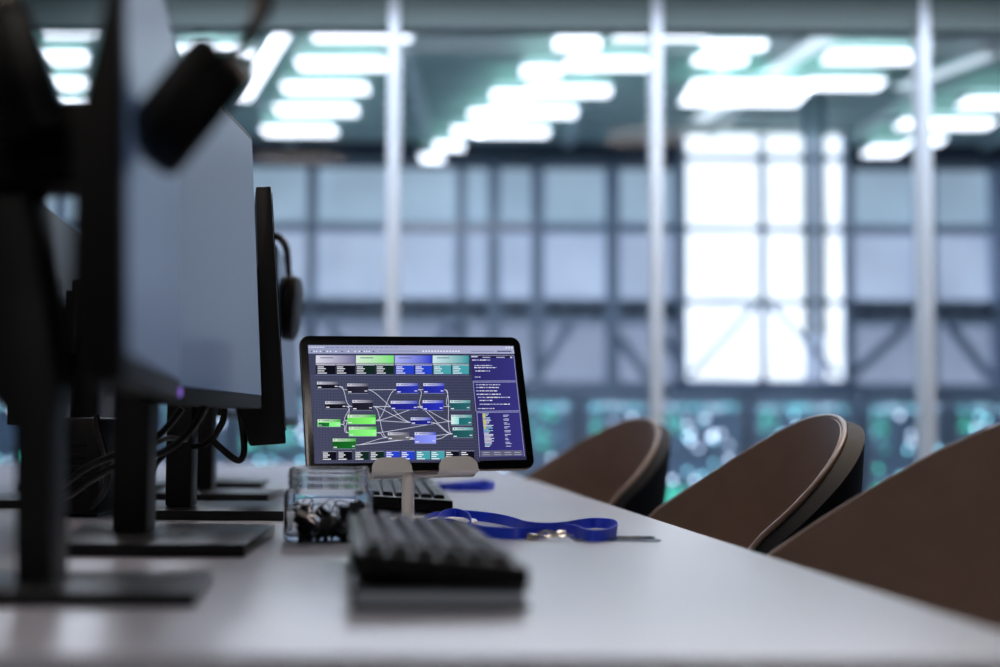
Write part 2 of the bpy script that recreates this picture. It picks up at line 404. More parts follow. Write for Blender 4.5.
for k, (pa, pb, w, mm, lb) in enumerate([((243, 108), (290, 30), .13, 'panel', 'long bright strip light slanting away at the far left of the hall'),
                         ((700, 130), (860, 28), .18, 'strip', 'long pale strip imitating a reflection, slanting over the bright window'),
                         ((901, 100), (990, 68), .16, 'strip', 'pale slanting strip imitating a reflection, behind the right glass upright'),
                         ((690, 110), (770, 40), .12, 'strip', 'shorter pale slanting strip imitating a reflection, left of the bright window top')]):
    a = ceil_at(*pa); b_ = ceil_at(*pb); d = b_-a; c = (a+b_)/2
    t = thing('glow_strip', lb, 'light', (c.x, c.y, CL+.09+.012*k), math.atan2(d.y, d.x), 'long strip lights on the hall ceiling')  # the pale ones imitate reflections, the bright one is a lamp
    L = d.length/2
    obj('housing', bx((-L-.02, -w/2-.02, 0), (L+.02, w/2+.02, .05), bev=.004), 'beam', t)
    obj('diffuser', bx((-L, -w/2, -.012), (L, w/2, .002), bev=.003), mm, t)

# ------------------------------------------------------------------ equipment cabinets with indicator lights
RY = 13.0
RZ = at(500, 394, RY).z
cells = [(-60, 55), (60, 150), (158, 228), (236, 322), (430, 512), (520, 575), (582, 652), (660, 745), (752, 858), (866, 946), (953, 1040)]
names = ['far left', 'left', 'left of the monitors', 'between the monitors and the tablet', 'behind the tablet', 'just right of the tablet', 'behind the farthest chair', 'right of the farthest chair', 'behind the middle chair', 'left of the nearest chair top', 'behind the nearest chair']
for k, (pa, pb) in enumerate(cells):
    xa, xb = at(pa, 430, RY).x, at(pb, 430, RY).x
    w = (xb-xa)/2
    t = thing('equipment_cabinet', 'grey blue cabinet with green and cyan lights, '+names[k], 'cabinet', ((xa+xb)/2, RY, 0), 0, 'equipment cabinets across the hall')
    bm = nb(); box(bm, (-w, .04, 0), (w, .7, RZ), bev=.01)
    for z in [.1+.1*j for j in range(10)]: box(bm, (-w+.05, .02, z), (w-.05, .05, z+.085), bev=.004)
    obj('body', bm, 'rack', t)
    bm = nb(); box(bm, (-w, 0, 0), (-w+.05, .06, RZ), bev=.005); box(bm, (w-.05, 0, 0), (w, .06, RZ), bev=.005); box(bm, (-w, 0, RZ-.06), (w, .06, RZ), bev=.005)
    obj('door_frame', bm, 'dark', t)
    rnd = random.Random(k*5+3)
    top = at(500, 404, RY).z; iw = w-.06
    def panel(name, z0, z1, fn):
        cs = .034; nx = max(4, int(2*iw/cs)); nz = max(2, int((z1-z0)/cs)); b_ = nb(); cl_ = b_.loops.layers.float_color.new('picture')
        vs = [[b_.verts.new((-iw+2*iw*i/nx, .012, z0+(z1-z0)*j/nz)) for j in range(nz+1)] for i in range(nx+1)]
        for i in range(nx):
            for j in range(nz):
                f = b_.faces.new((vs[i][j], vs[i+1][j], vs[i+1][j+1], vs[i][j+1])); c_ = fn((i+.5)/nx, (j+.5)/nz)
                for lp in f.loops: lp[cl_] = c_
        b_.normal_update(); me_ = bpy.data.meshes.new(name); b_.to_mesh(me_); b_.free(); me_.materials.append(M['indicators'])
        o_ = bpy.data.objects.new(name, me_); C.objects.link(o_); o_.parent = t
    def glow(c_, s_): q_ = lin(c_); return (q_[0]*s_, q_[1]*s_, q_[2]*s_, 1)
    OFF = (0, 0, 0, 1); GR = (50, 225, 180); CYN = (130, 212, 232); WH = (200, 218, 245)
    def f_head(u, v): return glow(rnd.choice([CYN, WH, CYN]), rnd.uniform(.5, 1.4)) if rnd.random() < .8 else OFF
    green = k in (3, 5)
    def f_up(u, v):
        if u < (.7 if green else .22): return glow(rnd.choice([GR, GR, CYN]), rnd.uniform(.4, 1.3)) if rnd.random() < (.4 if v > .45 or green else .08) else OFF
        return glow(rnd.choice([WH, CYN, WH, WH, CYN]), rnd.uniform(1.5, 5.5)) if rnd.random() < .07 else OFF
    def f_low(u, v): return glow(rnd.choice([WH, CYN, WH, CYN, GR]), rnd.uniform(1.2, 5)) if rnd.random() < .06 else OFF
    def f_dots(u, v): return glow(CYN, .45) if rnd.random() < .3 else OFF
    def f_green(u, v): return glow(GR, 1.1) if u < .3 and rnd.random() < .7 else OFF
    panel('header_indicators', top-.05, top+.01, f_head); panel('small_indicators', top+.03, top+.075, f_dots)
    panel('upper_indicators', top-.42, top-.07, f_up); panel('lower_indicators', .36, top-.48, f_low); panel('floor_indicators', .08, .32, f_green)
# dark plinth behind them
struct('wall_low', bx((A0, RY+.8, 0), (A1, RY+.9, at(500, 392, RY+.8).z)), 'rack', 'low dark partition behind the cabinets')

# ------------------------------------------------------------------ desk
pr1, pr2 = onz(940, 611), onz(540, 482)
dd = (pr2-pr1).normalized()
def along(p, y): return p + dd*((y-p.y)/dd.y)
yn = onz(500, 658).y; yf = 4.3
rn = along(pr1, yn); rf = along(pr1, yf)
W = 1.75
t = thing('desk', 'long white laminate bench desk with dark edge running toward the glass partition', 'desk', (0, 0, 0))
poly = [V((rn.x, rn.y, DZ)), V((rf.x, rf.y, DZ)), V((rf.x-W, rf.y, DZ)), V((rn.x-W, rn.y, DZ))]
bm = nb(); prism(bm, [p-V((0, 0, .022)) for p in poly], (0, 0, .022), bev=.0015); obj('desk_top', bm, 'desk', t)
bm = nb()
for a, b_ in ((0, 1), (1, 2), (2, 3), (3, 0)):
    pass
prism(bm, [p-V((0, 0, .032)) for p in poly], (0, 0, .0095), bev=.001); obj('edge_band', bm, 'deskedge', t)
for yy in (yn+.15, 2.4, yf-.15):
    for off in (.08, W-.08):
        p = along(rn, yy)
        obj('leg', bx((p.x-off-.03, yy-.03, 0), (p.x-off+.03, yy+.03, DZ-.032), bev=.004), 'deskleg', t)
    p = along(rn, yy)
    obj('crossbar', bx((p.x-W+.1, yy-.02, DZ-.09), (p.x-.1, yy+.02, DZ-.032), bev=.003), 'deskleg', t)

# ------------------------------------------------------------------ monitors
def frame_mat(c, yaw, tilt, face=1):
    """local x along width, y out of the screen, z up. yaw: direction of width axis from +Y"""
    ux = V((math.sin(yaw), math.cos(yaw), 0))
    n = V((math.cos(yaw), -math.sin(yaw), 0))*face
    z = V((0, 0, 1))
    n2 = n*math.cos(tilt)+z*math.sin(tilt); z2 = z*math.cos(tilt)-n*math.sin(tilt)
    u_ = n2.cross(z2)
    return Matrix(((u_.x, n2.x, z2.x, c[0]), (u_.y, n2.y, z2.y, c[1]), (u_.z, n2.z, z2.z, c[2]), (0, 0, 0, 1)))
def monitor(name, label, c, yaw, tilt, pole, base, bz=.012, W_=.49, H_=.30, face=1, scr='screen', polebm=None, led=False, backm='black', thick=1.0):
    t = thing(name, label, 'monitor', (pole[0], pole[1], DZ), 0, 'monitors in rows on the bench desk')
    Ti = Matrix.Translation(V((-pole[0], -pole[1], -DZ)))
    Mx = Ti @ frame_mat(c, yaw, tilt, face)
    h = H_/2
    prof = [(0, -h), (0, h), (-.009, h), (-.0105, h-.1), (-.026, h-.17), (-.028, -h+.05), (-.021, -h)]
    prof = [(y_*thick, z_) for y_, z_ in prof]
    bm = nb(); prism(bm, [V((-W_/2, y_, z_)) for y_, z_ in prof], (W_, 0, 0), Mx, bev=.0022)
    hs = obj('housing', bm, backm, t)
    bm = nb(); quad(bm, [V((a*(W_/2-.007), .0008, b_)) for a, b_ in ((-1, -h+.016), (1, -h+.016), (1, h-.007), (-1, h-.007))])
    bmesh.ops.transform(bm, matrix=Mx, verts=list(bm.verts))
    r = bmesh.ops.solidify(bm, geom=list(bm.faces), thickness=.0006)
    obj('screen', bm, scr, t, smooth=False)
    if led:
        bm = nb(); e = (W_/2-.012)*(-1 if face > 0 else 1)
        lathe(bm, [(.004, -.001), (.004, .0015), (.0025, .0025)], 12, Mx @ Matrix.Translation(V((e, .0, -h+.006))) @ Matrix.Rotation(-PI/2, 4, 'X'))
        obj('status_light', bm, 'led', t)
    # stand
    if polebm is None:
        px_, py_, pw, pd, top = pole[0], pole[1], pole[2], pole[3], pole[4]
        bm = nb(); box(bm, (-pw/2, -pd/2, bz), (pw/2, pd/2, top-DZ), bev=.005)
        obj('pole', bm, 'pole', t)
        bm = nb()
        hc = V(c)-V((pole[0], pole[1], DZ)); n = (Mx.to_3x3() @ V((0, 1, 0)))
        q = hc - n*.024
        bar(bm, V((0, 0, hc.z)), q, .05); bar(bm, q+n*.0, q-n*.014, .09)
        obj('hinge', bm, 'black', t)
    else:
        for nm, b2, mm in polebm:
            bmesh.ops.transform(b2, matrix=Ti, verts=list(b2.verts)); obj(nm, b2, mm, t)
    bm = nb()
    top = [Ti @ V((p.x, p.y, DZ+bz)) for p in base]
    prism(bm, [p-V((0, 0, bz)) for p in top], (0, 0, bz), bev=.002); obj('base', bm, 'base', t)
    return t, hs
def basepts(pts, z=.012): return [onz(x, y, DZ+z) for x, y in pts]

H2 = .15
# nearest monitor (tall silhouette at far left)
near = V((at(122, 385, .74).x, .74, 0)); far = V((at(177, 400, 1.21).x, 1.21, 0))
zb = .8885
c1 = V(((near.x+far.x)/2, (near.y+far.y)/2, zb+H2)); yaw1 = math.atan2(far.x-near.x, far.y-near.y)
c1 = c1 + V((-.002, 0, 0))
PD = .97
def prof_at(pts, d0, d1):
    bm = nb(); prism(bm, [at(x, y, d0) for x, y in pts], (0, d1-d0, 0), bev=.003); return bm
pb1 = [('pole', prof_at([(15, 588), (51, 588), (49, 425), (55, 383), (42, 280), (28, 175), (-20, 175), (-22, 300), (-12, 390), (13, 425)], PD-.02, PD+.02), 'pole'),
       ('hinge', prof_at([(-16, 117), (90, 112), (98, 140), (98, 168), (80, 183), (-16, 184)], PD-.03, PD+.03), 'black'),
       ('mount_plate', bx((-.315, PD-.05, 1.04), (-.262, PD+.05, 1.082), bev=.004), 'black')]
m1, _ = monitor('monitor', 'nearest monitor on the left, almost edge on, with a headset hanging over it', c1, yaw1, R(1.5), (at(33, 580, PD).x, PD), basepts([(-70, 591), (195, 592), (213, 571), (-20, 570)], .010), bz=.010, polebm=pb1, led=True)

# second monitor
p2 = onz(134, 531, DZ+.012)
far2 = at(259, 409, 1.68); top2 = at(249, 136, 1.68); H2m = top2.z-far2.z
yaw2 = R(1.0)
d2 = V((math.sin(yaw2), math.cos(yaw2), 0))
cc = V((far2.x, far2.y, 0))-d2*.227; tilt2 = math.atan2(far2.x-top2.x, H2m)
c2 = V((cc.x-.0055, cc.y, far2.z+H2m/2))
m2, _ = monitor('monitor', 'second monitor from the camera, showing a broad grey blue screen face', c2, yaw2, tilt2, (p2.x, p2.y, .034, .04, 1.1), basepts([(52, 543), (245, 544), (275, 524), (88, 522)]), W_=.454, H_=H2m)

# third monitor, edge on, lowered
p3 = onz(181, 506, DZ+.012)
y3 = R(-10.8)
n3 = V((at(268, 300, 1.75).x, 1.75, 0)); d3 = V((math.sin(y3), math.cos(y3), 0))
z3b = at(280, 444, 1.75).z; z3t = at(268, 186, 1.75).z; H3 = z3t-z3b
c3 = n3+d3*.245; c3.z = (z3b+z3t)/2
m3, _ = monitor('monitor', 'third monitor, black and seen edge on beside the tablet', c3+V((.0135, 0, 0)), y3, R(4.2), (p3.x, p3.y, .034, .04, .98), basepts([(146, 510), (284, 511), (281, 501), (150, 500)]), scr='screenoff', H_=H3, backm='back', thick=2.1)
# fourth
p4 = onz(204, 488, DZ+.012)
n4 = V((at(281, 300, 2.27).x, 2.27, 0)); y4 = R(-5); d4 = V((math.sin(y4), math.cos(y4), 0))
z4t = at(280, 243, 2.27).z
c4 = n4+d4*.245; c4.z = z4t-.15
m4, _ = monitor('monitor', 'fourth monitor, mostly hidden behind the edge on one', c4+V((-.004, 0, 0)), y4, R(2), (p4.x, p4.y, .034, .04, 1.0), basepts([(152, 493), (268, 494), (285, 489), (165, 487)]))
# fifth
p5 = V((-.62, 2.95, 0))
m5, _ = monitor('monitor', 'farthest monitor of the right facing row, hidden but for its base', V((-.56, 2.95, 1.03)), R(-5), R(2), (p5.x, p5.y, .034, .04, 1.05), basepts([(194, 482), (262, 482), (268, 478), (198, 477)]))
# opposite row, seen from behind
for k, (x, y, lb) in enumerate([(-.60, 1.42, 'nearest monitor of the opposite row, backing onto the near monitors'), (-.605, 2.05, 'middle monitor of the opposite row, grey back seen in the gap'), (-.655, 2.56, 'farther monitor of the opposite row, grey back seen in the gap')]):
    px_ = x-.02
    monitor('monitor', lb, V((x-.05, y, 1.015)), R(-6), R(2), (px_+.015, y+.02, .04, .04, 1.08),
            [V((px_-.16, y-.11, 0)), V((px_+.07, y-.11, 0)), V((px_+.07, y+.11, 0)), V((px_-.16, y+.11, 0))], face=-1, backm='back')
# black upright box among the cables
p = at(80, 470, 1.83)
t = thing('computer_case', 'small black upright computer box behind the second monitor pole', 'computer', (p.x, p.y, DZ))
obj('case', bx((-.045, -.07, .004), (.045, .07, .125), bev=.006), 'black', t)
bm = nb()
for z in (.03, .045, .06, .075, .09): box(bm, (-.03, -.073, z), (.03, -.068, z+.005))
obj('vent', bm, 'pole', t)
for sx in (-1, 1): obj('foot', bx((sx*.03-.008, -.05, 0), (sx*.03+.008, .05, .005)), 'rubber', t)

# ------------------------------------------------------------------ headsets
def headset(label, band, cups, thin=.0035):
    c0 = V(cups[0][0])
    t = thing('headset', label, 'headset', (0, 0, 0))
    pts = smooth_path(band, 8)
    bm = nb(); tube(bm, pts, lambda s: thin+.003*math.sin(PI*s), 10, flat=2.0); obj('headband', bm, 'black', t)
    for cpos, axis, rad, thick, in_sign in cups:
        A = V(axis).normalized(); q = A.to_track_quat('Z', 'Y').to_matrix().to_4x4(); q = Matrix.Translation(V(cpos)) @ q
        bm = nb(); h = thick/2
        lathe(bm, [(0, h), (rad*.86, h), (rad*.96, h*.85), (rad, h*.5), (rad, -h*.1), (rad*.9, -h*.2)], 32, q, sq=2.6); e = obj('ear_cup', bm, 'black', t)
        bm = nb(); lathe(bm, [(rad*.9, -h*.15), (rad*.98, -h*.4), (rad*.95, -h*.85), (rad*.8, -h), (rad*.45, -h*.8), (0, -h*.4)], 32, q, sq=2.6); obj('ear_cushion', bm, 'cushion', e)
    return t
YC = .80
L = at(187, 105, YC)
ra = at(262, 0, YC+.03)
headset('black headset hanging over the top of the nearest monitor, ear cups in silhouette',
        [at(236, 56, YC), at(252, 30, YC+.005), at(264, -6, YC+.02), V((ra.x-.012, YC+.05, 1.19)), V((-.20, YC+.07, 1.243)), V((-.28, YC+.07, 1.20)), at(-18, 10, YC+.08), at(0, 30, YC+.06)],
        [(at(186, 105, YC), (.79, .316, -.61), .039, .041, 1), (at(5, 68, YC+.06), (-.92, -.23, -.34), .042, .05, 1)])
y_ = 2.33
headset('dark blue black headset hanging on the fourth monitor, one round ear cup showing',
        [at(289, 285, y_), at(288, 262, y_), at(285, 245, y_), at(277, 237, y_), at(268, 240, y_), at(260, 262, y_+.02)],
        [(at(289, 308, y_), (1, 0, -.08), .054, .030, 1), (at(256, 300, y_+.02), (-1, 0, -.05), .046, .030, 1)])

# ------------------------------------------------------------------ cables
def cable(label, pts, r=.0032, plug=False, lift=True):
    P = [at(*p) for p in pts]
    for q in P: q.z = max(q.z, DZ+r+.0005)
    t = tag(obj('cable', (lambda b: (tube(b, smooth_path(P, 8), r, 10), b)[1])(nb()), 'rubber'), label, 'cable', 'black cables behind the monitors')
    return t
cable('thick black cable curving down from the second monitor toward the desk, lowest loop', [(206, 404, 1.42), (198, 420, 1.43), (183, 438, 1.44), (163, 452, 1.46), (140, 459, 1.48), (112, 468, 1.5), (88, 482, 1.52), (66, 497, 1.54), (48, 503, 1.6)], .0038)
cable('black cable just above the lowest loop, running left behind the pole', [(182, 408, 1.5), (170, 424, 1.5), (155, 438, 1.5), (138, 446, 1.5), (112, 456, 1.5), (86, 468, 1.52), (62, 486, 1.54), (46, 498, 1.6)], .0038)
cable('short black cable arching between the second pole and the third', [(186, 440, 1.66), (170, 438, 1.62), (158, 442, 1.58), (146, 449, 1.54), (136, 470, 1.53), (120, 500, 1.56)], .0032)
cable('black cable hanging in a loop beside the edge on monitor', [(225, 402, 1.75), (223, 420, 1.75), (216, 434, 1.75), (213, 440, 1.75), (222, 449, 1.75), (233, 458, 1.75), (240, 460, 1.75), (244, 452, 1.75), (243, 432, 1.76), (239, 405, 1.78)], .0042)
cable('black cable dropping from the edge on monitor to the back of the desk', [(216, 432, 1.76), (205, 444, 1.78), (190, 447, 1.8), (170, 452, 1.82), (157, 463, 1.85), (150, 480, 1.9), (146, 500, 1.95)], .0036)
cable('black cable hanging down left of the second pole', [(96, 415, 1.7), (99, 432, 1.7), (104, 450, 1.7), (108, 470, 1.7), (104, 490, 1.72), (92, 506, 1.76), (80, 512, 1.78)], .0045)
cable('black cable hanging down nearest the computer box', [(92, 420, 1.8), (94, 450, 1.8), (90, 480, 1.8), (88, 500, 1.84), (86, 506, 1.86)], .004)

# ------------------------------------------------------------------ tablet + stand
TW, TH = .28, .1752
Ttab = Matrix.Translation(V((-.0998, 1.7082, .8955))) @ Matrix.Rotation(.2785, 4, 'Z') @ Matrix.Rotation(-.3428, 4, 'X') @ Matrix.Rotation(-.0177, 4, 'Y')
t = thing('tablet', 'black tablet on a white stand showing a node diagram on its screen', 'tablet', (0, 0, 0))
t.matrix_world = Ttab
def plate(w, h, r, y0, y1, bev=0):
    bm = nb(); prism(bm, [V((x, y0, z)) for x, z in rrect(0, 0, w, h, r, 8)], (0, y1-y0, 0), bev=bev); return bm
obj('frame', plate(TW, TH, .012, .0012, .0075, .0008), 'tabalu', t, ang=60)
obj('bezel', plate(TW-.0012, TH-.0012, .0115, 0, .0014, .0004), 'tabblack', t)
# display picture, laid out in the pixels of the measured screen
def suv(x, y):
    l = 162+(y-90)*28/380; r_ = 845+(y-92)*43/370; tt = 90+(x-160)*.003; bt = 469-(x-190)*.014
    return ((x-l)/(r_-l), (y-tt)/(bt-tt))
SW, SH = TW*.930, TH*.862
def s3(u, v, layer): return V((-SW/2+u*SW, -.0002-layer*.00004, SH/2-.0008-v*SH))
bm = nb(); cl = bm.loops.layers.float_color.new('picture'); nlay = [0]
def sq(pts, cols, layer=None):
    nlay[0] += 1
    f = bm.faces.new([bm.verts.new(s3(u, v, layer if layer is not None else 2)) for u, v in pts])
    for lp, c in zip(f.loops, cols if isinstance(cols, list) else [cols]*len(pts)): lp[cl] = lin(c)
def rect(x0, y0, x1, y1, cl_, cr=None, layer=2):
    p = [suv(x0, y0), suv(x1, y0), suv(x1, y1), suv(x0, y1)]
    p = [(min(max(u, .0), 1), min(max(v, 0), 1)) for u, v in p]
    cr = cr or cl_; sq(p, [cl_, cr, cr, cl_], layer)
def line(p, q, w, col, layer=3):
    (a, b_), (c, d) = p, q; L = math.hypot(c-a, d-b_) or 1; nx, ny = -(d-b_)/L*w/2, (c-a)/L*w/2
    sq([suv(a+nx, b_+ny), suv(c+nx, d+ny), suv(c-nx, d-ny), suv(a-nx, b_-ny)], col, layer)
sq([(0, 0), (1, 0), (1, 1), (0, 1)], [(62, 66, 92), (48, 48, 78), (46, 46, 72), (66, 68, 90)], 0)
for y in range(190, 470, 5):
    line((165+(y-90)*.075, y), (700+(y-190)*.1, y), 1.4, (86, 90, 116), 1)
for x in range(180, 720, 9):
    line((x, 190), (x+(x-160)*.03+8, 466), 1.0, (52, 54, 80), 1.5)
rect(158, 88, 850, 118, (150, 156, 190), (168, 172, 205), 1)
for i in range(10): line((166+i*5, 97), (169+i*5, 97), 3, (240, 240, 250))
x = 220
while x < 460: line((x, 98), (x+9, 98), 2, (120, 124, 160)); x += 16
for i, x in enumerate([172, 180, 188, 200, 212, 222, 232, 250, 270, 290, 312, 326, 334, 342, 350, 358, 372]): line((x, 111), (x+4, 111), 4, (235, 238, 250) if i % 4 else (60, 62, 90))
rect(386, 106, 524, 113, (190, 194, 222)); rect(388, 107, 522, 112, (140, 146, 180), None, 3)
for x in range(535, 660, 10): line((x, 110), (x+6, 110), 5, (225, 228, 245))
line((700, 110), (780, 110), 2, (110, 112, 145)); line((788, 110), (838, 110), 4, (70, 72, 110))
for x in (818, 828, 838): line((x, 98), (x+4, 98), 5, (240, 240, 250))
hb = [(188, 315, (215, 215, 232), (110, 108, 150)), (317, 441, (215, 235, 215), (120, 225, 120)), (444, 568, (170, 178, 240), (40, 58, 200)), (570, 692, (205, 232, 236), (50, 150, 158))]
for a, b_, c, d in hb:
    rect(a, 124, b_, 149, c, d); line((a+14, 132), (a+56, 132), 3, (110, 114, 140)); rect(a, 151, b_, 154, tuple((x+220)//2 for x in c), tuple((x+200)//2 for x in d))
    rect(a, 157, b_, 188, (40, 42, 66), (36, 38, 62)); line((a, 188), (b_, 188), 1.5, (120, 124, 160))
DK = (14, 14, 26); DG = (16, 40, 34); BL = (36, 66, 200); TE = (70, 160, 170)
for a, b_, c in [(192, 250, DK), (254, 314, DK), (318, 378, DG), (383, 441, DG), (447, 507, BL), (511, 568, BL), (573, 632, TE), (636, 692, TE)]:
    rect(a, 156, b_, 185, c, None, 3); line((a, 156), (b_, 156), 1.5, (200, 204, 225), 4)
    for j, y in enumerate((162, 168, 175, 182)): line((a+2, y), (a+(22, 28, 24, 32)[j], y), 2.6, (235, 238, 250), 4)
nodes = [(193, 210, 262, 233, DK, 'w'), (290, 216, 358, 248, (30, 30, 46), 'w'), (450, 215, 522, 248, (30, 40, 150), 'b'), (539, 215, 609, 248, (30, 38, 150), 'b'),
         (220, 273, 288, 297, DK, 'w'), (307, 269, 374, 302, (26, 26, 40), 'w'), (432, 272, 520, 301, (28, 32, 130), 'b'), (537, 270, 606, 303, (30, 38, 160), 'b'), (628, 270, 697, 302, (30, 84, 92), 't'),
         (197, 330, 270, 354, (120, 220, 120), 'g'), (292, 316, 383, 346, (110, 215, 90), 'g'), (297, 354, 386, 384, (120, 225, 110), 'g'), (246, 391, 320, 423, (18, 90, 30), 'g'),
         (498, 325, 565, 348, (24, 30, 120), 'b'), (632, 317, 702, 350, (30, 96, 100), 't'), (637, 357, 706, 390, (28, 80, 84), 't'), (423, 372, 494, 396, (90, 90, 96), 'w'), (511, 372, 582, 407, (120, 130, 230), 'b')]
hd = {'w': ((210, 210, 225), (80, 80, 100)), 'b': ((215, 218, 245), (70, 84, 190)), 't': ((205, 228, 230), (90, 150, 156)), 'g': ((215, 240, 210), (70, 170, 70))}
def bez(p, q, bend=40):
    pts = []
    for i in range(13):
        s = i/12; a = p[0]; d = q[0]
        x = (1-s)**3*a+3*(1-s)**2*s*(a+bend)+3*(1-s)*s*s*(d-bend)+s**3*d
        e = s*s*(3-2*s); pts.append((x, p[1]+(q[1]-p[1])*e))
    for a, b_ in zip(pts, pts[1:]): line(a, b_, 1.7, (205, 208, 226), 2.5)
N = nodes
def outp(i): return (N[i][2], (N[i][1]+N[i][3])/2+4)
def inp(i): return (N[i][0], (N[i][1]+N[i][3])/2+4)
for i, j in [(0, 1), (1, 2), (2, 3), (3, 8), (4, 5), (0, 5), (5, 6), (5, 7), (10, 2), (10, 7), (1, 13), (5, 13), (4, 10), (4, 11), (9, 10), (9, 11), (11, 16), (11, 14), (12, 17), (12, 16), (17, 15), (16, 17), (6, 14), (6, 15), (13, 15), (7, 8), (12, 15), (10, 13), (2, 7), (3, 15), (5, 16)]:
    bez(outp(i), inp(j), 30)
for x0, y0, x1, y1, c, k in nodes:
    rect(x0, y0, x1, y1, c, tuple(min(255, int(v*1.15+6)) for v in c), 4)
    rect(x0, y0, x1, y0+9, hd[k][0], hd[k][1], 5)
    line((x0+4, y0+4), (x0+8, y0+4), 3, (60, 60, 80), 6); line((x0+14, y0+4), (x0+38, y0+4), 2, (120, 122, 150), 6)
    line((x0+3, y1-5), (x0+14, y1-5), 3, (230, 232, 245), 6); line((x1-12, y1-8), (x1-3, y1-8), 3, (210, 212, 230), 6)
    line((x0, y1), (x1, y1), 1.2, (150, 154, 180), 6)
rect(200, 341, 234, 353, (20, 90, 40), (26, 120, 50), 6); rect(632, 322, 658, 347, (225, 240, 240), (140, 220, 215), 6)
for i, x in enumerate([213, 263, 317, 366, 417, 467, 517, 565, 613, 664]):
    c = [DK, DK, DG, DG, BL, BL, TE, TE, DK, DK][i]
    rect(x, 431, x+45, 457, c, None, 3); line((x, 431), (x+45, 431), 1.2, (170, 174, 200), 4)
    for j, y in enumerate((436, 442, 448, 455)): line((x+2, y), (x+(18, 24, 18, 28)[j], y), 2.8, (238, 240, 250), 4)
# right hand column
sq([suv(698, 124), suv(846, 124), suv(880, 449), suv(728, 452)], [(44, 40, 104), (52, 50, 122), (56, 52, 128), (46, 42, 108)], 2)
for p, q in [((698, 124), (846, 124)), ((706, 208), (852, 207)), ((708, 212), (852, 211)), ((716, 306), (862, 304)), ((719, 310), (862, 308)), ((846, 124), (880, 449)), ((706, 208), (716, 306)), ((719, 310), (728, 450))]: line(p, q, 2, (150, 152, 195), 3)
line((700, 128), (840, 128), 7, (30, 28, 60), 3); line((700, 128), (722, 128), 3, (220, 222, 240), 4); line((738, 130), (765, 130), 2.5, (190, 192, 220), 4); line((786, 130), (815, 130), 2.5, (190, 192, 220), 4); line((834, 130), (840, 130), 4, (230, 232, 245), 4)
tx = [(703, 139, 62), (710, 157, 62), (710, 164, 76), (714, 175, 50), (712, 195, 20), (716, 220, 84), (716, 229, 78), (716, 240, 72), (718, 251, 84), (722, 261, 28), (752, 261, 80), (728, 271, 44), (728, 283, 104), (722, 297, 56)]
for x, y, w in tx:
    q = x; rr = random.Random(int(x*y))
    while q < x+w:
        s = rr.uniform(5, 14); s = min(s, x+w-q); line((q, y), (q+s, y), 2.6, rr.choice([(215, 216, 240), (180, 182, 220), (240, 240, 250)]), 4); q += s+2
rr = random.Random(9)
for k in range(26):
    y = 314+k*4.1; x = 737+k*.35
    line((x, y), (x+rr.uniform(12, 34), y), 2.3, rr.choice([(220, 222, 240), (150, 200, 220), (190, 192, 225)]), 4)
    if k < 12 and k % 5 != 4: line((x+2, y), (x+8, y), 3.4, (220, 215, 60), 5)
    if k % 3: line((808+k*.35, y), (812+k*.35+rr.uniform(4, 18), y), 2.0, (190, 195, 225), 4)
sq([suv(730, 430), suv(872, 429), suv(876, 446), suv(732, 450)], (96, 96, 120), 4)
for x in (738, 776, 812, 845): line((x, 436), (x+22, 436), 2, (170, 172, 195), 5); line((x, 443), (x+24, 443), 2, (160, 162, 190), 5)
me = bpy.data.meshes.new('display'); 
for f in bm.faces: f.smooth = False
bm.normal_update(); bm.to_mesh(me); bm.free(); me.materials.append(M['display'])
o = bpy.data.objects.new('display', me); C.objects.link(o); o.parent = t; o['label'] = 'lit screen with coloured node boxes joined by curved lines'
bm = nb(); lathe(bm, [(.0014, 0), (.0014, .0004), (0, .0004)], 12, Matrix.Translation(V((0, -.0001, TH/2-.0045))) @ Matrix.Rotation(PI/2, 4, 'X')); obj('camera_lens', bm, 'screenoff', t)

# stand
Ti = Ttab
st = thing('tablet_stand', 'white tablet stand with two hooked arms, slim post and round base', 'stand', (0, 0, 0))
# bottom edge of the tablet in tablet coordinates: z=-TH/2
def hook(xc, w, h, parent):
    bm = nb()
    pts = []
    n = 8; r_ = .014
    zb_ = -TH/2-.0008
    for k in range(n+1):
        a = R(90*k/n); pts.append((xc+w/2-r_+r_*math.cos(a), zb_+h-r_+r_*math.sin(a)))
    for k in range(n+1):
        a = R(90+90*k/n); pts.append((xc-w/2+r_+r_*math.cos(a), zb_+h-r_+r_*math.sin(a)))
    pts += [(xc-w/2, zb_), (xc+w/2, zb_)]
    prism(bm, [V((x, -.0045, z)) for x, z in pts], (0, .0035, 0), Ti, bev=.0008)
    box(bm, (xc-w/2, -.0045, zb_-.0005), (xc+w/2, .022, -TH/2-.0015), Ti, bev=.0008)
    return obj('hook', bm, 'white', parent, ang=50)
# invert pixel of hook centres onto tablet plane
def tabx(px, py):
    d = ray(px, py); n = Ti.to_3x3() @ V((0, 1, 0)); o0 = Ti.translation
    q = CAM + d*((o0-CAM).dot(n)/d.dot(n)); return (Ti.inverted() @ q)
ha = tabx(391.5, 468); hb_ = tabx(458, 467)
hw_ = (tabx(412, 468)-tabx(372, 468)).length
hook(ha.x, hw_, .0172, st); hook(hb_.x, hw_, .0172, st)
bm = nb(); box(bm, (ha.x-hw_/2, .010, -TH/2-.004), (hb_.x+hw_/2, .016, -TH/2+.07), Ti, bev=.004); obj('back_plate', bm, 'white', st)
pz = Ti @ V((ha.x+.007, .012, -TH/2+.01))
pc = at(408, 500, pz.y)
bm = nb(); lathe(bm, [(.0075, 0), (.0075, pz.z-DZ-.006)], 24, Matrix.Translation(V((pc.x, pz.y, DZ+.006)))); obj('post', bm, 'white', st)
